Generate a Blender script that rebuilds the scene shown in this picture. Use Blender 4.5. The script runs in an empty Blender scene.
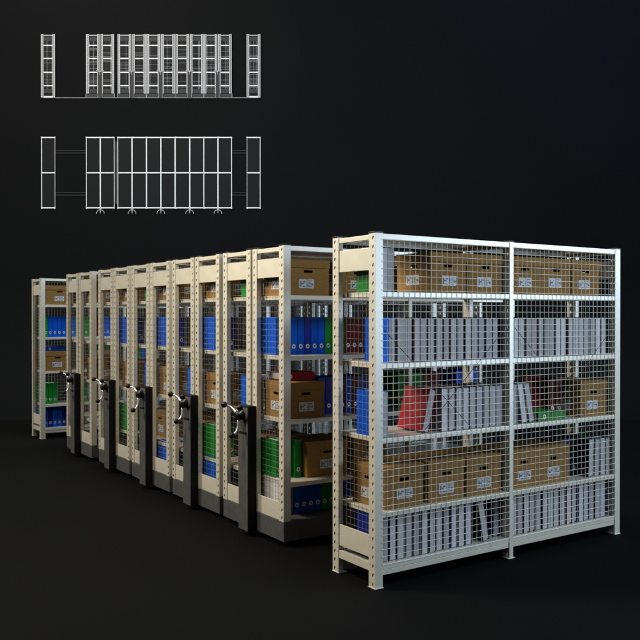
import bpy, bmesh, math, random
from mathutils import Vector, Matrix
random.seed(7)
C = bpy.context.scene.collection
PI = math.pi

# ------------------------------------------------------------------ dimensions (metres)
H, L, D = 2.2, 2.38, 0.4615          # rack height, length (two bays), depth of one rack
W = 0.9565                           # mobile unit width (two racks back to back)
MIDY = 1.189
BASE_T = 0.19                        # top of a mobile base
TOPS = [1.837, 1.391, 0.925, 0.466, 0.143]   # shelf tops, top to bottom
LEVEL = ['top', 'second', 'middle', 'fourth', 'bottom']

# ------------------------------------------------------------------ materials
def mat(name, col, rough=.5, metal=0., spec=.5, var=0., scale=30., bump=0., rnd=0., stretch=None):
    m = bpy.data.materials.new(name); m.use_nodes = True
    nt = m.node_tree; b = nt.nodes['Principled BSDF']
    b.inputs['Roughness'].default_value = rough
    b.inputs['Metallic'].default_value = metal
    b.inputs['Specular IOR Level'].default_value = spec
    tc = nt.nodes.new('ShaderNodeTexCoord')
    mp = nt.nodes.new('ShaderNodeMapping')
    if stretch: mp.inputs['Scale'].default_value = stretch
    nt.links.new(tc.outputs['Object'], mp.inputs['Vector'])
    nz = nt.nodes.new('ShaderNodeTexNoise'); nz.inputs['Scale'].default_value = scale
    nz.inputs['Detail'].default_value = 6
    nt.links.new(mp.outputs['Vector'], nz.inputs['Vector'])
    mr = nt.nodes.new('ShaderNodeMapRange')
    mr.inputs['From Min'].default_value = .3; mr.inputs['From Max'].default_value = .7
    mr.inputs['To Min'].default_value = 1 - var; mr.inputs['To Max'].default_value = 1 + var
    nt.links.new(nz.outputs['Fac'], mr.inputs['Value'])
    oi = nt.nodes.new('ShaderNodeObjectInfo')
    mr2 = nt.nodes.new('ShaderNodeMapRange')
    mr2.inputs['To Min'].default_value = 1 - rnd; mr2.inputs['To Max'].default_value = 1 + rnd
    nt.links.new(oi.outputs['Random'], mr2.inputs['Value'])
    mu = nt.nodes.new('ShaderNodeMath'); mu.operation = 'MULTIPLY'
    nt.links.new(mr.outputs[0], mu.inputs[0]); nt.links.new(mr2.outputs[0], mu.inputs[1])
    vm = nt.nodes.new('ShaderNodeVectorMath'); vm.operation = 'SCALE'
    vm.inputs[0].default_value = col[:3]
    nt.links.new(mu.outputs[0], vm.inputs['Scale'])
    nt.links.new(vm.outputs[0], b.inputs['Base Color'])
    r2 = nt.nodes.new('ShaderNodeMapRange')
    r2.inputs['To Min'].default_value = max(.02, rough - .08); r2.inputs['To Max'].default_value = min(1, rough + .08)
    nt.links.new(nz.outputs['Fac'], r2.inputs['Value']); nt.links.new(r2.outputs[0], b.inputs['Roughness'])
    if bump:
        bp = nt.nodes.new('ShaderNodeBump'); bp.inputs['Strength'].default_value = bump
        bp.inputs['Distance'].default_value = .002
        nt.links.new(nz.outputs['Fac'], bp.inputs['Height']); nt.links.new(bp.outputs[0], b.inputs['Normal'])
    return m

M = dict(
    cream=mat('cream_powder_coat', (.69, .64, .51), .36, spec=.8, var=.05, scale=9, bump=.05),
    wire=mat('galvanised_wire', (.84, .77, .62), .45, metal=.0, var=.08, scale=40),
    thin=mat('dull_mesh_wire', (.26, .25, .22), .5, spec=.3, var=.08, scale=40),
    grey=mat('graphite_sheet', (.075, .074, .071), .5, var=.12, scale=14, bump=.08),
    black=mat('black_plastic', (.007, .007, .007), .35, spec=.25, var=.1),
    blackside=mat('black_sheet', (.008, .008, .009), .6, spec=.15, var=.1),
    chrome=mat('chrome', (.86, .86, .86), .30, metal=.55),
    steel=mat('dull_steel', (.16, .155, .15), .5, metal=.6, var=.2),
    brace=mat('dark_wire', (.02, .02, .02), .5),
    rubber=mat('rubber', (.02, .02, .02), .8),
    card=mat('corrugated_cardboard', (.255, .134, .037), .85, spec=.2, var=.12, scale=22, bump=.25, rnd=.07, stretch=(1, 1, 6)),
    paper=mat('paper_pages', (.56, .54, .56), .85, spec=.15, var=.18, scale=60, rnd=.30, stretch=(1, 9, .6)),
    label=mat('label_paper', (.52, .53, .55), .6, var=.05),
    ink=mat('label_ink', (.09, .10, .14), .6),
    ring=mat('ring_metal', (.62, .62, .62), .35, metal=.7),
    dark=mat('painted_hole_shade', (.01, .01, .01), .9),
    blue=mat('blue_binder_board', (.002, .080, .52), .5, spec=.12, var=.06, scale=50, bump=.1, rnd=.12),
    navy=mat('navy_binder_board', (.005, .015, .22), .45, spec=.25, var=.06, scale=50, bump=.1, rnd=.2),
    green=mat('green_binder_board', (.002, .20, .018), .45, spec=.25, var=.06, scale=50, bump=.1, rnd=.12),
    red=mat('red_binder_board', (.45, .006, .010), .5, spec=.15, var=.06, scale=50, bump=.1, rnd=.12),
    maroon=mat('maroon_binder_board', (.10, .008, .010), .5, spec=.15, var=.06, scale=50, bump=.1, rnd=.12),
    black_b=mat('black_binder_board', (.018, .018, .020), .45, var=.06, scale=50, bump=.1, rnd=.3),
    white_b=mat('white_binder_board', (.62, .62, .60), .45, var=.05, scale=50, rnd=.08),
    grey_b=mat('grey_binder_board', (.20, .21, .22), .45, var=.05, scale=50, rnd=.08),
    floor=mat('matt_black_floor', (.0041, .0041, .0041), .85, spec=.04, var=.10, scale=.9),
    wall=mat('matt_black_backdrop', (.0082, .0084, .0084), .95, spec=.0, var=.05, scale=.5),
    lw=mat('white_drawing_line', (.75, .75, .75), .9, spec=0),
    lg=mat('light_grey_drawing_line', (.36, .36, .36), .9, spec=0),
    lm=mat('mid_grey_drawing_fill', (.055, .055, .055), .9, spec=0),
    ld=mat('dark_grey_drawing_fill', (.019, .019, .019), .9, spec=0),
)

_b = M['cream'].node_tree.nodes['Principled BSDF']
_b.inputs['Coat Weight'].default_value = 1.0; _b.inputs['Coat IOR'].default_value = 2.0; _b.inputs['Coat Roughness'].default_value = .32

# ------------------------------------------------------------------ mesh helpers
class MB:
    def __init__(s): s.v = []; s.f = []; s.mi = []; s.mats = []
    def m(s, name):
        if name not in s.mats: s.mats.append(name)
        return s.mats.index(name)
    def face(s, pts, mt):
        b = len(s.v); s.v += [tuple(p) for p in pts]; s.f.append(tuple(range(b, b + len(pts)))); s.mi.append(s.m(mt))
    def box(s, x0, x1, y0, y1, z0, z1, mt):
        if x0 > x1: x0, x1 = x1, x0
        if y0 > y1: y0, y1 = y1, y0
        b = len(s.v)
        s.v += [(x0, y0, z0), (x1, y0, z0), (x1, y1, z0), (x0, y1, z0), (x0, y0, z1), (x1, y0, z1), (x1, y1, z1), (x0, y1, z1)]
        for q in ((0, 3, 2, 1), (4, 5, 6, 7), (0, 1, 5, 4), (1, 2, 6, 5), (2, 3, 7, 6), (3, 0, 4, 7)):
            s.f.append(tuple(b + i for i in q)); s.mi.append(s.m(mt))
    def bar(s, a, c, r, mt, n=6, caps=True):
        a = Vector(a); c = Vector(c); d = (c - a).normalized()
        u = d.orthogonal().normalized(); w = d.cross(u); b = len(s.v)
        for p in (a, c):
            for k in range(n):
                t = 2 * PI * k / n; s.v.append(tuple(p + r * (math.cos(t) * u + math.sin(t) * w)))
        for k in range(n):
            s.f.append((b + k, b + (k + 1) % n, b + n + (k + 1) % n, b + n + k)); s.mi.append(s.m(mt))
        if caps:
            s.f.append(tuple(b + n - 1 - k for k in range(n))); s.mi.append(s.m(mt))
            s.f.append(tuple(b + n + k for k in range(n))); s.mi.append(s.m(mt))
    def tube(s, pts, r, mt, n=8):
        pts = [Vector(p) for p in pts]; b = len(s.v); u = None
        for i, p in enumerate(pts):
            d = (pts[min(i + 1, len(pts) - 1)] - pts[max(i - 1, 0)]).normalized()
            u = d.orthogonal().normalized() if u is None else (u - d * u.dot(d)).normalized()
            w = d.cross(u)
            for k in range(n):
                t = 2 * PI * k / n; s.v.append(tuple(p + r * (math.cos(t) * u + math.sin(t) * w)))
        for i in range(len(pts) - 1):
            for k in range(n):
                s.f.append((b + i * n + k, b + i * n + (k + 1) % n, b + (i + 1) * n + (k + 1) % n, b + (i + 1) * n + k)); s.mi.append(s.m(mt))
        s.f.append(tuple(b + n - 1 - k for k in range(n))); s.mi.append(s.m(mt))
        s.f.append(tuple(b + (len(pts) - 1) * n + k for k in range(n))); s.mi.append(s.m(mt))
    def lathe(s, prof, axis_o, axis, mt, n=16):
        o = Vector(axis_o); d = Vector(axis).normalized(); u = d.orthogonal().normalized(); w = d.cross(u); b = len(s.v)
        for (h, r) in prof:
            for k in range(n):
                t = 2 * PI * k / n; s.v.append(tuple(o + d * h + r * (math.cos(t) * u + math.sin(t) * w)))
        for i in range(len(prof) - 1):
            for k in range(n):
                s.f.append((b + i * n + k, b + i * n + (k + 1) % n, b + (i + 1) * n + (k + 1) % n, b + (i + 1) * n + k)); s.mi.append(s.m(mt))
    def holecell(s, o, u, v, w, h, hw, hh, mt, n=8, cx=.5, sk=0., sq=False):
        """rectangular sheet cell (origin o, axes u,v, size w x h) with a rounded hole"""
        o = Vector(o); u = Vector(u); v = Vector(v)
        outer = [(1, .5), (1, 1), (.5, 1), (0, 1), (0, .5), (0, 0), (.5, 0), (1, 0)]
        b = len(s.v)
        for (a, c) in outer: s.v.append(tuple(o + u * (a * w) + v * (c * h)))
        for k in range(8):
            t = 2 * PI * k / 8
            ct, st = math.cos(t), math.sin(t)
            if sq and k % 2: ct, st = math.copysign(.93, ct), math.copysign(.96, st)
            s.v.append(tuple(o + u * (cx * w + hw * ct + sk * st) + v * (.5 * h + hh * st)))
        for k in range(8):
            s.f.append((b + k, b + (k + 1) % 8, b + 8 + (k + 1) % 8, b + 8 + k)); s.mi.append(s.m(mt))
    def mesh(s, name, bevel=0., smooth=False):
        me = bpy.data.meshes.new(name); me.from_pydata(s.v, [], s.f)
        for k in s.mats: me.materials.append(M[k])
        me.polygons.foreach_set('material_index', s.mi)
        me.update()
        if bevel or smooth:
            bm = bmesh.new(); bm.from_mesh(me)
            if bevel:
                bmesh.ops.bevel(bm, geom=list(bm.edges), offset=bevel, segments=2, affect='EDGES', profile=.6)
            if smooth:
                for f in bm.faces: f.smooth = True
            bm.to_mesh(me); bm.free()
        return me

def link(name, me, parent=None, loc=(0, 0, 0), rot=(0, 0, 0)):
    o = bpy.data.objects.new(name, me); C.objects.link(o)
    o.parent = parent; o.location = loc; o.rotation_euler = rot
    return o
def thing(name, label, cat, loc=(0, 0, 0), rot=(0, 0, 0), group=None, me=None):
    o = link(name, me, None, loc, rot); o['label'] = label; o['category'] = cat
    if group: o['group'] = group
    return o
CACHE = {}
def cached(key, fn):
    if key not in CACHE: CACHE[key] = fn()
    return CACHE[key]

# ------------------------------------------------------------------ rack parts
PITCH = .057
def post_mesh(ox, yf, z0, depth, holes=True):
    """perforated channel post. ox=+1: outer side at local x=0 and body to -x.  yf=+1 faces -Y, -1 faces +Y."""
    def fn():
        b = MB(); th = .002
        wx, inner = .066, min(.036, depth)
        X = lambda t: -ox * t            # t measured inwards from the outer side
        Y = lambda t: yf * t
        n = int(round((H - z0) / PITCH)); p = (H - z0) / n
        for i in range(n):
            z = z0 + i * p
            if holes:
                b.holecell((X(0), Y(0), z), (X(1), 0, 0), (0, 0, 1), .046, p, .0075, .0125, 'cream', cx=.52, sk=-.003 * ox)
                b.holecell((X(.046), Y(0), z), (X(1), 0, 0), (0, 0, 1), wx - .046, p, .0032, .0032, 'cream', cx=.4)
                b.holecell((X(wx), Y(.001), z), (0, Y(1), 0), (0, 0, 1), inner - .001, p, .0038, .006, 'cream', cx=.3)
            else:
                b.face([(X(0), Y(0), z), (X(wx), Y(0), z), (X(wx), Y(0), z + p), (X(0), Y(0), z + p)], 'cream')
                b.face([(X(wx), Y(0), z), (X(wx), Y(inner), z), (X(wx), Y(inner), z + p), (X(wx), Y(0), z + p)], 'cream')
        # outer flange as solid plate with a rolled return
        b.box(X(0), X(th), Y(.0006), Y(depth), z0, H, 'cream')
        b.box(X(th), X(.016), Y(depth - .002), Y(depth), z0, H, 'cream')
        b.box(X(wx - .002), X(wx - .012), Y(inner - .002), Y(inner), z0, H, 'cream')
        return b.mesh('post')
    return cached(('post', ox, yf, round(z0, 3), depth, holes), fn)

def add_rack(root, X0, sx, z0, mobile, mesh_back=False, brace=False):
    """one two-bay rack; X0 = its back plane, sx = direction of its open side"""
    xw = lambda x: X0 + sx * x
    mids = [(0., 1, .060, True), (L, -1, .060, True), (MIDY - .018, 1, .036, False)]
    for (y, yf, dep, holes) in mids:
        for side in (0, 1):
            ox = sx if side else -sx
            px = xw(D if side else 0)
            po = link('post', post_mesh(ox, yf, z0, dep, True), root, (px, y, 0))
            b = cached(('cap', dep), lambda: capmesh(dep))
            link('post_cap', b, po, (-ox * .033, yf * dep / 2, H))
            if not mobile:
                link('foot_plate', cached(('foot',), footmesh), po, (-ox * .033, yf * dep / 2, 0))
    # end frames
    for (y, yf) in ((0, 1), (L, -1)):
        def panels(za, zb):
            b = MB(); b.box(.0665, D - .0665, yf * .006, yf * .018, za, zb, 'cream')
            return b.mesh('end_panel', bevel=.002)
        for (za, zb) in ((1.972, 2.112), ((.192 if mobile else .184), .322)):
            ob = link('end_panel', cached(('pan', yf, za), lambda: panels(za, zb)), root, (xw(0) if sx > 0 else xw(D), y, 0))
        rails = [(2.161, 2.192)] + ([] if mobile else [(.101, .153)])
        for (za, zb) in rails:
            def rm():
                b = MB(); b.box(.0665, D - .0665, yf * .004, yf * .030, za, zb, 'cream'); return b.mesh('cross_rail', bevel=.002)
            link('cross_rail', cached(('rail', yf, za), rm), root, (xw(0) if sx > 0 else xw(D), y, 0))
        def em():
            b = MB(); xa, xb = .060, D - .060; za, zb = (.195 if mobile else .110), 2.165
            n = round((xb - xa) / .045)
            for i in range(1, n):
                x = xa + (xb - xa) * i / n; b.bar((x, yf * .040, za), (x, yf * .040, zb), .0010, 'thin', 4, False)
            k = round((zb - za) / .045)
            for i in range(k + 1):
                z = za + (zb - za) * i / k; b.bar((xa, yf * .0428, z), (xb, yf * .0428, z), .0010, 'thin', 4, False)
            return b.mesh('wire_mesh')
        link('wire_mesh', cached(('em', yf, mobile), em), root, (xw(0) if sx > 0 else xw(D), y, 0))
    # mid frame rails
    for z in (2.165, 1.0, .21):
        def rm2():
            b = MB(); b.box(.067, D - .067, -.008, .008, 0, .03, 'cream'); return b.mesh('cross_rail', bevel=.002)
        link('cross_rail', cached(('mr',), rm2), root, (xw(0) if sx > 0 else xw(D), MIDY, z - .003))
    # shelves
    for bay, (ya, yb) in enumerate(((.0615, MIDY - .0195), (MIDY + .0195, L - .0615))):
        for zt in [2.197] + (TOPS[:4] if mobile else TOPS):
            first = abs(zt - .143) < .01
            if mobile and first: zt = .1902
            def sm():
                b = MB(); w = yb - ya
                th = .034 if zt > 2 else .031
                # deck with folded lips on both long sides and stiffener folds below
                b.box(.004, D - .004, 0, w, -.012, 0, 'cream')
                b.box(.003, .020, 0, w, -th, -.0005, 'cream')
                b.box(D - .020, D - .003, 0, w, -th, -.0005, 'cream')
                b.box(.020, D - .020, .002, .016, -th, -.012, 'cream')
                b.box(.020, D - .020, w - .016, w - .002, -th, -.012, 'cream')
                if first and not mobile:
                    b.box(.006, .018, 0, w, -.066, -th - .003, 'cream')
                    b.box(D - .018, D - .006, 0, w, -.066, -th - .003, 'cream')
                return b.mesh('shelf', bevel=.0015)
            key = ('shelf', round(yb - ya, 3), zt > 2, first, mobile)
            link('shelf', cached(key, sm), root, (xw(0) if sx > 0 else xw(D), ya, zt))
    if mesh_back:
        for bay, (ya, yb) in enumerate(((.050, MIDY - .016), (MIDY + .016, L - .050))):
            def bm_():
                b = MB(); w = yb - ya; za, zb = .150, 2.160
                n = round(w / .0445)
                for i in range(1, n):
                    y = w * i / n; b.bar((0, y, za), (0, y, zb), .0015, 'wire', 5, False)
                k = round((zb - za) / .0447)
                for i in range(k + 1):
                    z = za + (zb - za) * i / k; b.bar((.0034, 0, z), (.0034, w, z), .0015, 'wire', 5, False)
                return b.mesh('wire_mesh')
            link('wire_mesh', cached(('bm', bay), bm_), root, (xw(0) - sx * .001 - (.0034 if sx > 0 else 0), ya, 0))
    if brace:
        for bay, (ya, yb) in enumerate(((.075, 1.13), (1.235, 2.30))):
            b = MB()
            f = (1.60 - .93) / .94
            b.bar((0, ya, 1.60), (0, ya + (yb - ya) * f, .93), .0022, 'brace', 6)
            b.bar((.006, yb - (yb - ya) * f, .93), (.006, yb, 1.60), .0022, 'brace', 6)
            link('cross_brace', b.mesh('cross_brace'), root, (xw(.010), 0, 0))

def capmesh(dep):
    b = MB(); b.box(-.037, .037, -dep / 2 - .004, dep / 2 + .004, 0, .009, 'black'); return b.mesh('post_cap', bevel=.002)
def footmesh():
    b = MB(); b.box(-.038, .038, -.033, .033, .001, .006, 'cream'); b.bar((0, 0, .007), (0, 0, .014), .006, 'steel'); return b.mesh('foot_plate', bevel=.0)

# ------------------------------------------------------------------ racks
XL = -7.948
CARS = [-6.321, -5.123, -4.098, -3.072, -2.046]

far = thing('fixed_rack', 'narrow cream shelving rack standing alone at the far left end', 'shelving rack', (0, 0, 0), group='fixed end racks')
far.location = (XL, 0, 0)
add_rack(far, 0, 1, 0, False, mesh_back=True)
near = thing('fixed_rack', 'large cream rack backed with wire mesh, nearest and rightmost', 'shelving rack', (-D, 0, 0), group='fixed end racks')
add_rack(near, D, -1, 0, False, mesh_back=True, brace=True)

ORD = ['first', 'second', 'third', 'fourth', 'fifth', 'sixth', 'seventh', 'eighth', 'ninth', 'tenth', 'eleventh', 'twelfth',
       'thirteenth', 'fourteenth', 'fifteenth', 'sixteenth', 'seventeenth', 'eighteenth', 'nineteenth', 'twentieth']

def crank(root, cx):
    zc = .925
    hub = MB()
    hub.lathe([(0, 0), (0, .034), (.020, .036), (.050, .036), (.060, .028), (.063, 0)], (cx, -.074, zc), (0, -1, 0), 'black', 20)
    h = link('crank_hub', hub.mesh('crank_hub', smooth=True), root)
    for a in (270, 30, 150):
        t = math.radians(a); dx, dz = math.cos(t), math.sin(t)
        pts = []
        r0 = .028; R = .105
        yb = -.116
        P = [(r0, yb), (.06, yb), (.085, yb - .002), (.108, yb - .008), (.124, yb - .018), (.134, yb - .030), (.142, yb - .042)]
        for (r, y) in P: pts.append((cx + dx * r, y, zc + dz * r))
        b = MB(); b.tube(pts, .0085, 'chrome', 10); link('crank_arm', b.mesh('crank_arm', smooth=True), h)
        kb = MB(); o = Vector(pts[-1]); kn = []
        d = (Vector(pts[-1]) - Vector(pts[-2])).normalized()
        for i in range(9):
            q = PI * i / 8; kn.append((-.024 * math.cos(q) + .014, max(.0005, .025 * math.sin(q))))
        kb.lathe(kn, o, d, 'black', 16); link('knob', kb.mesh('knob', smooth=True), h)
    s = MB(); s.lathe([(0, 0), (0, .012), (.012, .012), (.016, 0)], (cx - .055, -.074, zc + .005), (0, -1, 0), 'chrome', 14)
    s.bar((cx - .055, -.088, zc + .005), (cx - .055, -.104, zc + .005), .006, 'label', 10)
    link('lock_button', s.mesh('lock_button'), root)

CN = ['leftmost', 'second', 'third', 'fourth', 'rightmost']
CLAB = ['leftmost of the five crank-driven mobile racks, next to the wide aisle',
        'second mobile rack from the left, a narrow gap on its left side',
        'third of the five mobile racks, closed up against both its neighbours',
        'fourth mobile rack from the left, just left of the rightmost crank unit',
        'rightmost mobile rack, its open right side facing the large mesh rack']
for i, x0 in enumerate(CARS):
    root = thing('mobile_rack', CLAB[i], 'mobile shelving', (x0, 0, 0), group='mobile racks with crank handles')
    add_rack(root, W / 2 - .0167, -1, BASE_T, True)
    add_rack(root, W / 2 + .0167, 1, BASE_T, True)
    def base():
        b = MB()
        b.box(0.001, W - .001, .0015, L - .0015, .045, BASE_T, 'grey')
        return b.mesh('base', bevel=.003)
    bs = link('base', cached(('base',), base), root)
    def wheels():
        b = MB()
        for y in (.46, 1.89):
            for x in (.14, W - .14): b.bar((x, y - .012, .040), (x, y + .012, .040), .030, 'steel', 20)
        return b.mesh('wheel_set')
    link('wheel_set', cached(('wh',), wheels), bs)
    def buf():
        b = MB()
        for x in (-.016, W + .002):
            for y in (1.12,): b.box(x, x + .014, y, y + .05, .10, .15, 'rubber')
        return b.mesh('buffer')
    link('buffer', cached(('buf',), buf), bs)
    # back-to-back mesh
    def bmid():
        b = MB(); za, zb = .2, 2.16
        for (y0, y1) in ((.07, MIDY - .02), (MIDY + .02, L - .07)):
            n = round((y1 - y0) / .045)
            for q in range(n + 1):
                y = y0 + (y1 - y0) * q / n; b.bar((0, y, za), (0, y, zb), .0010, 'thin', 4, False)
            k = round((zb - za) / .045)
            for q in range(k + 1):
                z = za + (zb - za) * q / k; b.bar((.003, y0, z), (.003, y1, z), .0010, 'thin', 4, False)
        return b.mesh('wire_mesh')
    link('wire_mesh', cached(('bmid',), bmid), root, (W / 2, 0, 0))
    def col():
        b = MB(); b.box(-.0775, .0775, -.072, -.003, .040, .998, 'blackside')
        return b.mesh('drive_column', bevel=.004)
    cm = cached(('col',), col)
    dc = link('drive_column', cm, root, (W / 2, 0, 0))
    def fp():
        b = MB(); b.box(-.0735, .0735, -.0745, -.0724, .046, .985, 'grey')
        b.box(-.060, .060, -.0765, -.0746, .78, .80, 'blackside')
        return b.mesh('front_plate', bevel=.0006)
    link('front_plate', cached(('fp',), fp), dc)
    crank(root, W / 2)

# ------------------------------------------------------------------ contents
BH, BT, BD = .285, .060, .250
def binder_mesh(col, t=BT):
    def fn():
        b = MB()
        b.box(0, BD, 0, .0028, 0, BH, col); b.box(0, BD, t - .0028, t, 0, BH, col)
        b.box(BD, BD + .0028, 0.0002, t - .0002, 0, BH, col)
        b.box(.004, .006, .0030, t - .0030, .0, .010, col)
        return b.mesh('cover', bevel=.0008)
    return cached(('bind', col, t), fn)
def paper_mesh(k, t=BT):
    def fn():
        r = random.Random(k); b = MB()
        n = 3; y0 = .0034
        tot = t - .0068 - (0.001, .005, .003, .009)[k % 4]
        for i in range(n):                       # bundles of sheets with slightly different edges
            y1 = y0 + tot / n * r.uniform(.9, 1.12)
            y1 = min(y1, t - .0034)
            b.box(.0012 + r.uniform(0, .003), BD - .022, y0, y1 - .0006, .003, BH - .004 - r.uniform(0, .007), 'paper')
            y0 = y1
        return b.mesh('pages')
    return cached(('pap', k, t), fn)
def ring_mesh():
    b = MB(); b.lathe([(.0, .006), (.0025, .0075), (.0030, .010), (.0030, .015), (.0020, .0175), (0, .018)], (BD + .0028, BT / 2, .062), (1, 0, 0), 'ring', 18)
    b.lathe([(.0004, .0001), (.0004, .0078)], (BD + .0028, BT / 2, .062), (1, 0, 0), 'dark', 12)  # dark disc painted in for the shade inside the ring hole
    return b.mesh('finger_ring')
CNAME = dict(blue='blue', navy='navy', green='green', red='red', maroon='maroon', black_b='black', white_b='white', grey_b='grey')
count = {}
NB = [0]
def binder(X0, sx, y, lev, col, where, bay, back=.035, lean=0., flat=None, z=None, spine=1, dy=0., note=None, mobile=False):
    """y = near face; spine=1 spine to the open side"""
    zt = TOPS[lev] if z is None else z
    if mobile and lev == 4 and z is None: zt = .1902
    zt += .0008
    key = (where, lev, bay, 'b'); count[key] = count.get(key, 0) + 1
    bayw = ('near bay', 'far bay')[bay]
    kind = 'binder' if spine == 1 else 'binder showing its pages'
    lab = f"{CNAME[col]} binder, {ORD[min(count[key] - 1, 19)]} from near end, {LEVEL[lev]} shelf, {bayw}, {where}"
    if note: lab = note
    if flat is not None:
        # lying flat, spine along the shelf edge (flat = stack height index)
        o = thing('ring_binder', lab, 'binder', group='ring binders on the shelves')
        dirx = sx if spine == 1 else -sx
        # local x -> dirx, local z -> +-y, thickness -> up
        if dirx > 0:
            Mx = Matrix(((1, 0, 0), (0, 0, 1), (0, -1, 0))).to_4x4(); off = Vector((0, 0, BT))
        else:
            Mx = Matrix(((-1, 0, 0), (0, 0, 1), (0, 1, 0))).to_4x4(); off = Vector((0, 0, 0))
        xs = X0 + sx * back + (0 if (dirx == sx) else sx * (BD + .003))
        o.matrix_world = Matrix.Translation((xs, y, zt)) @ Matrix.Translation(off) @ Mx
    else:
        dirx = sx if spine == 1 else -sx
        o = thing('ring_binder', lab, 'binder', group='ring binders on the shelves')
        xs = X0 + sx * back + (0 if (dirx == sx) else sx * (BD + .003))
        R = Matrix.Rotation(0 if dirx > 0 else PI, 4, 'Z')
        T0 = Matrix.Translation((xs, y, zt))
        if dirx > 0: base = R
        else: base = Matrix.Translation((0, BT, 0)) @ R
        if lean:
            pv = Vector((0, BT if lean > 0 else 0, 0))      # lean>0: top goes +Y, pivot on the far bottom edge
            Lm = Matrix.Rotation(-lean, 4, 'X')
            base = Matrix.Translation(pv) @ Lm @ Matrix.Translation(-pv) @ base
        o.matrix_world = T0 @ base
    link('cover', binder_mesh(col), o)
    link('pages', paper_mesh(random.randrange(8)), o)
    link('finger_ring', cached(('ring',), ring_mesh), o)
    NB[0] += 1
    return o

BXD, BXH = .345, .268
def box_mesh(wy):
    def fn():
        b = MB(); x1, y1, h = BXD, wy, BXH - .004
        hz, hh, hw = .180, .010, .040
        def wall(o, u, w):
            # left strip, right strip, hole cell column
            o = Vector(o); u = Vector(u); c = w / 2; cw = .12
            def q(a, c2, z0, z1): b.face([o + u * a + Vector((0, 0, z0)), o + u * c2 + Vector((0, 0, z0)), o + u * c2 + Vector((0, 0, z1)), o + u * a + Vector((0, 0, z1))], 'card')
            q(0, c - cw / 2, 0, h); q(c + cw / 2, w, 0, h)
            q(c - cw / 2, c + cw / 2, 0, hz - .02); q(c - cw / 2, c + cw / 2, hz + .02, h)
            b.holecell(o + u * (c - cw / 2) + Vector((0, 0, hz - .02)), u, (0, 0, 1), cw, .04, hw, hh, 'card', sq=True)
        wall((0, 0, 0), (1, 0, 0), x1); wall((x1, 0, 0), (0, 1, 0), y1)
        wall((x1, y1, 0), (-1, 0, 0), x1); wall((0, y1, 0), (0, -1, 0), y1)
        b.face([(0, 0, 0), (0, y1, 0), (x1, y1, 0), (x1, 0, 0)], 'card')
        b.box(.02, x1 - .02, .02, y1 - .02, .01, .15, 'paper')
        return b.mesh('archive_box')
    return cached(('box', wy), fn)
def lid_mesh(wy):
    def fn():
        b = MB(); e = .0055; th = .0035; z0, z1 = BXH - .062, BXH
        b.box(-e, BXD + e, -e, wy + e, z1 - th, z1, 'card')
        b.box(-e, -e + th, -e, wy + e, z0, z1 - th, 'card'); b.box(BXD + e - th, BXD + e, -e, wy + e, z0, z1 - th, 'card')
        b.box(-e + th, BXD + e - th, -e, -e + th, z0, z1 - th, 'card'); b.box(-e + th, BXD + e - th, wy + e - th, wy + e, z0, z1 - th, 'card')
        return b.mesh('lid', bevel=.0012)
    return cached(('lid', wy), fn)
def label_mesh(kind):
    def fn():
        b = MB(); t = .0008
        # two printed squares side by side with small pictograms and text lines
        for (a0, a1) in ((-.072, -.006), (.000, .058)) if kind < 2 else ((-.050, .022),):
            b.box(a0, a1, -t, 0, -.034, .034, 'label')
            w = a1 - a0
            if a0 < -.03:
                b.box(a0 + .010, a0 + .020, -t - .0004, -t, -.022, .020, 'ink')
                b.box(a0 + .020, a0 + .040, -t - .0004, -t, -.004, .006, 'ink')
                b.box(a0 + .036, a0 + .056, -t - .0004, -t, .010, .018, 'ink')
                b.box(a0 + .030, a0 + .056, -t - .0004, -t, -.024, -.018, 'ink')
            else:
                for k, ww in enumerate((.8, .55, .7, .35, .75)):
                    b.box(a0 + .006, a0 + .006 + (w - .012) * ww, -t - .0004, -t, .020 - k * .011, .025 - k * .011, 'ink')
                b.box(a1 - .022, a1 - .008, -t - .0004, -t, -.010, .004, 'ink')
        return b.mesh('label')
    return cached(('lab', kind), fn)
NX = [0]
def abox(X0, sx, y, lev, where, bay, wy=.315, back=.04, z=None, yaw=0., mobile=False):
    zt = (TOPS[lev] if z is None else z)
    if mobile and lev == 4: zt = .1902
    zt += .0008
    key = (where, lev, bay, 'x'); count[key] = count.get(key, 0) + 1
    bayw = ('near bay', 'far bay')[bay]
    lab = f"cardboard box, {ORD[count[key] - 1]} from near end, {LEVEL[lev]} shelf, {bayw}, {where}"
    x = X0 + sx * back if sx > 0 else X0 - back - BXD
    yaw = random.uniform(-.012, .012)
    o = thing('archive_box', lab, 'box', (x, y, zt), (0, 0, yaw), 'archive boxes on the shelves', box_mesh(wy))
    link('lid', lid_mesh(wy), o)
    jx, jz = random.uniform(-.012, .012), random.uniform(-.006, .006)
    link('label', label_mesh(0), o, (BXD / 2 + .01 + jx, -.0006, .085 + jz))
    link('label', label_mesh(0), o, (BXD + .0006, wy / 2 - jx, .085 - jz), (0, 0, PI / 2))
    NX[0] += 1
    return o

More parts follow.
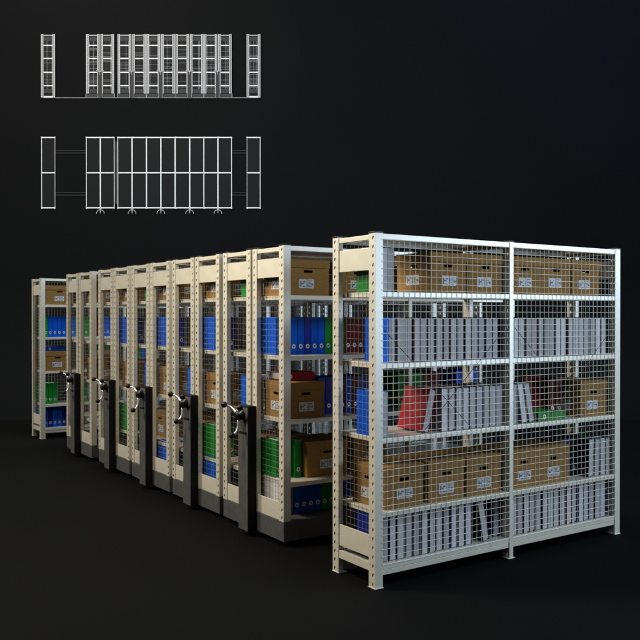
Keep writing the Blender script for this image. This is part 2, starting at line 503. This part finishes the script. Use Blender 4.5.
# --- near fixed rack: back (mesh) at X = 0, open side to -X
R = 'front mesh rack'
def nb(y, lev, col, bay, **k): return binder(0, -1, y, lev, col, R, bay, **k)
cols = ['black_b', 'navy', 'grey_b', 'black_b', 'maroon', 'black_b', 'navy', 'black_b', 'black_b', 'green']
def row(y0, y1, lev, bay, first=None, gap=.0025, **k):
    y = y0; i = 0
    while y + BT <= y1 + .001:
        c = random.choice(cols)
        if first and i < len(first): c = first[i]
        nb(y, lev, c, bay, back=.040 + random.uniform(-.006, .006), **k)
        y += BT + gap + .0012 + random.uniform(0, .0022); i += 1
nb(.066, 0, 'green', 0); nb(.130, 0, 'black_b', 0, back=.05)
abox(0, -1, .487, 0, R, 0, back=.045); abox(0, -1, .830, 0, R, 0, back=.05)
for y in (1.214, 1.540, 1.872): abox(0, -1, y, 0, R, 1, back=.045)
row(.140, 1.165, 1, 0, first=['blue', 'grey_b', 'black_b', 'maroon', 'black_b', 'black_b', 'black_b', 'maroon', 'black_b', 'black_b', 'black_b', 'black_b', 'navy', 'black_b', 'navy', 'black_b'])
row(1.235, 2.315, 1, 1, first=['black_b', 'grey_b', 'black_b', 'maroon', 'black_b', 'green', 'black_b', 'black_b', 'maroon', 'black_b', 'navy', 'black_b', 'grey_b', 'black_b', 'maroon', 'black_b', 'navy'])
nb(.068, 2, 'blue', 0)
nb(.415, 2, 'red', 0, lean=.245, back=.05, note='bright red binder leaning right on the middle shelf of the front mesh rack')
y = .575
for c in ['grey_b', 'maroon', 'grey_b', 'black_b', 'black_b', 'navy', 'grey_b', 'black_b', 'grey_b']:
    nb(y, 2, c, 0); y += BT + .003
nb(1.222, 2, 'black_b', 1); nb(1.330, 2, 'grey_b', 1, lean=-.16); nb(1.405, 2, 'black_b', 1, lean=-.20)
nb(1.500, 2, 'green', 1, flat=0, spine=-1, note='green binder lying flat on the middle shelf of the front mesh rack, far bay')
nb(1.80, 2, 'maroon', 1, back=.19, spine=-1); nb(1.866, 2, 'maroon', 1, back=.18, spine=-1)
abox(0, -1, 1.972, 2, R, 1, back=.05)
for y in (.110, .470, .812): abox(0, -1, y, 3, R, 0, back=.045)
for y in (1.214, 1.530): abox(0, -1, y, 3, R, 1, back=.05)
nb(1.860, 3, 'black_b', 1, back=.13, spine=-1); nb(1.923, 3, 'navy', 1, back=.15, spine=-1); nb(1.986, 3, 'black_b', 1, back=.14, spine=-1)
nb(2.050, 3, 'black_b', 1, lean=.05); nb(2.120, 3, 'grey_b', 1, lean=.04); nb(2.190, 3, 'black_b', 1); nb(2.254, 3, 'green', 1)
row(.075, .900, 4, 0, first=['navy', 'black_b', 'black_b', 'grey_b', 'maroon', 'black_b', 'black_b', 'black_b', 'black_b', 'navy', 'black_b', 'navy'])
nb(.955, 4, 'black_b', 0, lean=-.20); nb(1.105, 4, 'navy', 0, back=.09)
row(1.222, 2.315, 4, 1, first=['black_b', 'black_b', 'black_b', 'maroon', 'black_b', 'black_b', 'green', 'black_b', 'black_b', 'maroon', 'navy', 'black_b'])

# --- far fixed rack
R2 = 'far left rack'
X2 = XL
def fb(y, lev, col, **k): return binder(X2, 1, y, lev, col, R2, 0 if y < 1.19 else 1, back=.10, **k)
abox(X2, 1, .078, 0, R2, 0, wy=.37, back=.09); abox(X2, 1, .62, 0, R2, 0, back=.09); abox(X2, 1, 1.5, 0, R2, 1, back=.09)
y = .066
for c in ['green', 'blue', 'blue', 'blue', 'blue', 'blue', 'blue', 'green', 'green', 'green', 'green', 'maroon', 'maroon', 'blue', 'blue', 'blue', 'blue']:
    fb(y, 1, c); y += BT + .0028
y = 1.23
for c in ['blue', 'blue', 'blue', 'green', 'green', 'blue', 'blue', 'blue', 'red', 'blue']:
    fb(y, 1, c); y += BT + .003
abox(X2, 1, .085, 2, R2, 0, back=.09)
fb(.09, 2, 'blue', flat=0, z=TOPS[2] + BXH + .002, note='bright blue binder lying flat on a box in the far left rack')
abox(X2, 1, .78, 2, R2, 0, back=.06)
fb(.79, 2, 'green', flat=0, z=TOPS[2] + BXH + .002, note='green binder lying flat on a box deep in the far left rack')
for i, c in enumerate(['blue', 'blue', 'green', 'blue']): fb(1.3 + i * .063, 2, c)
for i, c in enumerate(['green', 'green', 'green']): fb(.066 + i * .063, 3, c)
fb(.62, 3, 'green'); fb(.70, 3, 'grey_b', lean=-.15)
y = .066
for c in ['blue', 'navy', 'blue', 'blue', 'navy', 'blue', 'blue', 'blue']:
    fb(y, 4, c); y += BT + .003

# --- mobile units
def units(i):
    x0 = CARS[i]; return (x0 + W / 2 - .0167, -1), (x0 + W / 2 + .0167, 1)
NAME = ['leftmost mobile unit', 'second mobile unit', 'third mobile unit', 'fourth mobile unit', 'rightmost mobile unit']
for i in range(5):
    (XA, sa), (XB, sb) = units(i)
    LN = 'left half of ' + NAME[i]; RN = 'right half of ' + NAME[i]
    def lb(y, lev, col, **k): return binder(XA, sa, y, lev, col, LN, 0 if y < 1.19 else 1, mobile=True, **{**dict(back=.01), **k})
    def rb(y, lev, col, **k): return binder(XB, sb, y, lev, col, RN, 0 if y < 1.19 else 1, mobile=True, **{**dict(back=-.008), **k})
    # left half
    if i in (0, 2, 4): lb(.066, 0, 'green', back=.02)
    else: lb(.52, 0, 'grey_b'); 
    if i >= 2:
        for k in range(4): lb(.30 + k * .063, 1, 'navy', back=.03)  # blue binders in shade, the darkness put into the navy colour
        lb(.066, 2, 'blue', back=.02)
        abox(XA, sa, .20, 3, LN, 0, back=.03)
    elif i == 1:
        lb(.45, 1, 'grey_b', lean=-.18); lb(.56, 1, 'navy')
        abox(XA, sa, .40, 2, LN, 0, back=.03)
    else:
        lb(.80, 1, 'navy'); lb(.87, 1, 'navy')
    if i in (2, 4): 
        for k in range(3): lb(.30 + k * .063, 4, 'navy')
    # right half
    if i < 4:
        abox(XB, sb, .080, 0, RN, 0, wy=.37, back=.03)
        if i > 0:
            for k in range(3): rb(.066 + k * .063, 1, ('blue', 'blue', 'navy')[k])
        abox(XB, sb, .085, 2, RN, 0, back=.03)
        if i in (1, 3):
            for k in range(3): rb(.066 + k * .063, 3, 'green')
        if i == 2: abox(XB, sb, .42, 3, RN, 0, back=.03)
        if i >= 2:
            for k in range(3): rb(.066 + k * .063, 4, 'blue')
        if i == 0:
            rb(.50, 4, 'green', lean=.2)
    else:
        abox(XB, sb, .070, 0, RN, 0, wy=.37, back=.055); abox(XB, sb, .56, 0, RN, 0, back=.05); abox(XB, sb, 1.35, 0, RN, 1, back=.05)
        y = .064
        for c in ['blue', 'blue', 'blue', 'blue', 'navy', 'blue', 'blue', 'green', 'green', 'green', 'maroon', 'maroon', 'maroon', 'blue', 'blue', 'green', 'navy']:
            rb(y, 1, c); y += BT + .0034
        y = 1.23
        for c in ['blue', 'green', 'blue', 'navy', 'maroon', 'blue', 'blue', 'green']:
            rb(y, 1, c); y += BT + .0034
        abox(XB, sb, .078, 2, RN, 0, back=.055)
        rb(.13, 2, 'red', flat=0, z=TOPS[2] + BXH + .002, back=-.01, note='bright red binder lying flat on a box, right half of rightmost mobile unit')
        for k, c in enumerate(['blue', 'navy', 'blue', 'maroon', 'blue', 'maroon', 'navy', 'navy', 'green', 'green']):
            rb(.43 + k * .064, 2, c, back=.02)
        for k, c in enumerate(['green', 'green', 'green', 'green', 'maroon', 'maroon', 'maroon']): rb(1.23 + k * .064, 2, c, back=.02)
        for k, c in enumerate(['blue', 'navy', 'blue', 'blue']): rb(1.86 + k * .064, 2, c, back=.02)
        for k in range(3): rb(.066 + k * .0635, 3, 'green', back=(.0, .02, .055)[k])
        abox(XB, sb, .268, 3, RN, 0, wy=.37, back=.012); abox(XB, sb, .70, 3, RN, 0, back=.02)
        rb(.066, 4, 'white_b', back=.03); rb(.130, 4, 'grey_b', back=.03)
        y = .196
        for c in ['blue', 'blue', 'blue', 'blue', 'green', 'green', 'navy', 'blue', 'blue', 'blue']:
            rb(y, 4, c, back=.03); y += BT + .003
print('binders', NB[0], 'boxes', NX[0])

# ------------------------------------------------------------------ floor, rails, backdrop
YAW = .9835
fwd = Vector((-math.sin(YAW), math.cos(YAW), 0)); rgt = Vector((math.cos(YAW), math.sin(YAW), 0))
CAM = Vector((4.0684, -3.1164, 1.6895))
def setting(name, me, loc=(0, 0, 0), rot=(0, 0, 0)):
    o = link(name, me, None, loc, rot); o['kind'] = 'structure'; return o
WD = 16.0
b = MB()
prof = [(-30, 0), (WD - 2.5, 0)]
for k in range(1, 13):
    t = PI / 2 * k / 12; prof.append((WD - 2.5 + 2.5 * math.sin(t), 2.5 - 2.5 * math.cos(t)))
prof.append((WD, 22))
def sweep(seg, mt, name):
    b = MB(); n = len(seg)
    for s in (-40, 40):
        for (d, z) in seg:
            p = CAM + fwd * d + rgt * s; b.v.append((p.x, p.y, z))
    for k in range(n - 1):
        b.f.append((k, n + k, n + k + 1, k + 1)); b.mi.append(b.m(mt))
    return b.mesh(name, smooth=True)
setting('floor', sweep(prof[:2], 'floor', 'floor'))
setting('backdrop', sweep(prof[1:], 'wall', 'backdrop'))
for k, y in enumerate((.46, 1.89)):
    b = MB()
    for dy in (-.035, .021): b.box(-7.487, -.4615, y + dy, y + dy + .014, .0, .010, 'steel')
    b.box(-7.487, -.4615, y - .021, y + .021, .0, .004, 'steel')
    t = thing('floor_rail', ('front' if k == 0 else 'rear') + ' steel rail on the black floor under the mobile racks', 'rail', (0, 0, 0), group='floor rails', me=b.mesh('floor_rail'))

# ------------------------------------------------------------------ line drawings on the backdrop
KP = WD / 831.75
def wallpoint(px, py):     # centre of a drawing on the wall
    return CAM + fwd * (WD - .012) + rgt * ((px - 320) * KP) + Vector((0, 0, (315.5 - py) * KP))
class DR:
    def __init__(s, cx, cy): s.b = MB(); s.cx = cx; s.cy = cy
    def r(s, x0, y0, x1, y1, mt, lay=0):
        x0, x1 = (x0 - s.cx) * KP, (x1 - s.cx) * KP; z0, z1 = (s.cy - y1) * KP, (s.cy - y0) * KP
        s.b.box(x0, x1, -.004 - .004 * lay, -.0015 - .004 * lay if lay else .0, z0, z1, mt)
def sub(root, name, fn, cx, cy, loc=(0, 0, 0)):
    d = DR(cx, cy); fn(d); return link(name, d.b.mesh(name), root, loc)

ecx, ecy = 151.5, 67
rot = (0, 0, YAW)
ev = thing('elevation_drawing', 'white line drawing of the racks seen from the front, upper of two', 'line drawing', wallpoint(ecx, ecy), rot)
Y0, Y1 = 35.2, 98.0
def e_rack(x0, x1, bot, left_open=False):
    def fn(d):
        pw = 2.4
        d.r(x0, Y0, x1, bot, 'ld', 0)
        d.r(x0 + pw, Y0 + .6, x1 - pw, Y0 + 1.6, 'lg', 2); d.r(x0 + pw, Y0 + 2.4, x1 - pw, Y0 + 6.6, 'lm', 1)
        for y in (46.4, 59.4, 73.1, 86.4): d.r(x0 + pw, y - .55, x1 - pw, y + .55, 'lw', 3)
        d.r(x0 + pw, 89.6, x1 - pw, 93.6, 'lm', 1)
        if bot > 96: d.r(x0 + pw, 96.6, x1 - pw, 98, 'lw', 2)
        for x in (x0, x1 - pw):
            d.r(x, Y0, x + pw, bot, 'lg', 4)
            d.r(x + .15, Y0, x + .45, bot, 'lw', 5); d.r(x + pw - .35, Y0, x + pw - .1, bot, 'lw', 5)
            y = Y0 + 1
            while y < bot - 1: d.r(x + 1.0, y, x + 1.5, y + .8, 'lm', 5); y += 1.65
        y = 48
        rr = random.Random(int(x0 * 10))
        while y < 89:
            d.r(x0 + pw, y, x1 - pw, y + .22, rr.choice(['lm', 'lm', 'ld', 'lg']), 1); y += 1.3
        x = x0 + pw + .8
        while x < x1 - pw:
            d.r(x, 42, x + .22, 89.6, rr.choice(['lm', 'lg', 'lm']), 2); x += 1.25
    return fn
ex = [(42, 55.9), (246.9, 260.6)]
for (a, c) in ex: sub(ev, 'rack_outline', e_rack(a, c, Y1), ecx, ecy)
ecars = [(87, 114.8), (118.4, 146.7), (147.2, 175.3), (176.0, 204.0), (204.4, 231.9)]
for (a, c) in ecars:
    m = (a + c) / 2
    sub(ev, 'rack_outline', e_rack(a, m - .5, 94.2), ecx, ecy)
    sub(ev, 'rack_outline', e_rack(m + .5, c, 94.2), ecx, ecy)
    def basef(d):
        d.r(a - .6, 94.3, c + .6, 98, 'lm', 2); d.r(a - .6, 94.2, a - .1, 98, 'lg', 3); d.r(c + .1, 94.2, c + .6, 98, 'lg', 3)
        d.r(m - 2.3, 73, m + 2.3, 98, 'lm', 6); d.r(m - 2.3, 73, m - 2.0, 98, 'lg', 7); d.r(m + 2.0, 73, m + 2.3, 98, 'lg', 7)
    sub(ev, 'base_outline', basef, ecx, ecy)
    def hf(d):
        for (dx, dy) in ((0, 5.2), (-3.4, -2), (3.4, -2)):
            n = 7
            for q in range(n + 1):
                t = q / n; x = m + dx * t; y = 72.6 + dy * t * .55; d.r(x - .35, y - .35, x + .35, y + .35, 'lg', 8)
        d.r(m - .7, 71.8, m + .7, 73.2, 'lg', 9)
    sub(ev, 'handle_outline', hf, ecx, ecy)
sub(ev, 'floor_line', lambda d: d.r(42, 98.05, 260.6, 98.6, 'lg', 1), ecx, ecy)

pcx, pcy = 151.5, 174
pv = thing('plan_drawing', 'white line drawing of the racks seen from above, lower of two', 'line drawing', wallpoint(pcx, pcy), rot)
PY0, PYM, PY1 = 138.0, 173.1, 208.0
def p_rack(x0, x1, fixed, lw=True, rw=True):
    def fn(d):
        d.r(x0, PY0, x1, PY1, 'ld', 0)
        for y in (PY0, PYM, PY1): d.r(x0, y - .6, x1, y + .6, 'lw', 3)
        for (x, w) in ((x0, lw), (x1 - .6, rw)):
            d.r(x, PY0, x + .6, PY1, 'lw' if w else 'lg', 2)
            for y in (PY0 - .7, PY1 - .6): d.r(x - .2, y, x + 1.4 - (.6 if x > x0 else 0), y + 1.5, 'lw', 4)
        d.r(x0 + .8, PYM - 1.1, x1 - .8, PYM - .85, 'lm', 2)
    return fn
sub(pv, 'rack_outline', p_rack(42, 55.9, True, True, False), pcx, pcy)
sub(pv, 'rack_outline', p_rack(246.9, 260.6, True, False, True), pcx, pcy)
for (a, c) in ecars:
    m = (a + c) / 2
    sub(pv, 'rack_outline', p_rack(a - .4, m, False), pcx, pcy)
    sub(pv, 'rack_outline', p_rack(m, c + .2, False), pcx, pcy)
    def hp(d):
        y0 = 209.2
        d.r(m - .7, y0, m + .7, y0 + 2.2, 'lg', 3)
        for s in (-1, 1):
            for q in range(9):
                t = q / 8; x = m + s * (.6 + 3.2 * math.sin(t * PI / 2)); y = y0 + 1.0 + 3.4 * (1 - math.cos(t * PI / 2))
                d.r(x - .32, y - .32, x + .32, y + .32, 'lg', 4)
        d.r(m - .35, y0 + 1.5, m + .35, y0 + 4.4, 'lg', 4)
    sub(pv, 'handle_outline', hp, pcx, pcy)
def rl(d):
    for (a, c) in ((56.2, 86.4), (115.2, 117.8), (232.4, 246.7)):
        for y in (151.0, 153.4, 193.0, 195.4):
            d.r(a, y - .35, c, y + .25, 'lm', 1)
sub(pv, 'rail_outline', rl, pcx, pcy)
sub(pv, 'gap_fill', lambda d: d.r(115.6, 142, 117.6, 204, 'lm', 0), pcx, pcy)

# ------------------------------------------------------------------ light
def area(name, loc, target, sx, sy, power, col, spread=PI):
    l = bpy.data.lights.new(name, 'AREA'); l.shape = 'RECTANGLE'; l.size = sx; l.size_y = sy; l.energy = power; l.color = col
    l.spread = spread
    o = bpy.data.objects.new(name, l); C.objects.link(o); o.location = loc
    o.rotation_euler = (Vector(target) - Vector(loc)).to_track_quat('-Z', 'Z').to_euler()
    return o
area('studio_lamp_warm', (-8.5, -8.0, 6.5), (-3.2, .2, 1.2), 3.0, 2.0, 860, (1.0, .965, .87))
area('studio_lamp_front', (-1.8, -2.2, 4.3), (-.4, .2, 1.8), .9, .8, 165, (1.0, .91, .76))
area('studio_lamp_cool', (2.6, 1.3, 5.2), (-.1, 1.2, 1.3), 1.2, 4.0, 120, (.68, .84, 1.0))
area('studio_lamp_kicker', (6.0, 7.5, 3.0), (0, 1.2, 1.3), 6.0, 3.6, 500, (.68, .84, 1.0))
area('added_fill_far', (-5.4, 1.2, 5.4), (-7.4, .8, 1.5), .6, 2.0, 75, (.52, .74, 1.0))  # added fill light, brightens the right-hand faces of the far rack
area('added_fill_backdrop', tuple(CAM + fwd * 11.0 - rgt * 3 + Vector((0, 0, 7.5))), tuple(CAM + fwd * 15 - rgt * 3 + Vector((0, 0, 1.0))), 10, 1.5, 560, (1, .985, .94))  # added fill light so the drawings and backdrop show
area('added_fill_backdrop_right', tuple(CAM + fwd * 11.0 + rgt * 6 + Vector((0, 0, 7.5))), tuple(CAM + fwd * 15 + rgt * 6 + Vector((0, 0, 1.0))), 10, 1.5, 430, (.36, .55, 1.0))  # added bluish fill, tints the right part of the backdrop

w = bpy.data.worlds.new('World'); bpy.context.scene.world = w; w.use_nodes = True
bg = w.node_tree.nodes['Background']; bg.inputs[0].default_value = (.9, .95, 1.0, 1); bg.inputs[1].default_value = .012

cam = bpy.data.cameras.new('camera'); co = bpy.data.objects.new('camera', cam); C.objects.link(co)
co.location = CAM; co.rotation_euler = (PI / 2 - .0054, 0, YAW)
cam.sensor_width = 36; cam.lens = 831.75 / 640 * 36; cam.clip_end = 200; cam.clip_start = .05
sc = bpy.context.scene; sc.camera = co
sc.view_settings.view_transform = 'Standard'; sc.view_settings.look = 'None'
sc.view_settings.exposure = 0; sc.view_settings.gamma = 1
sc.cycles.diffuse_bounces = 1
sc.cycles.max_bounces = 6
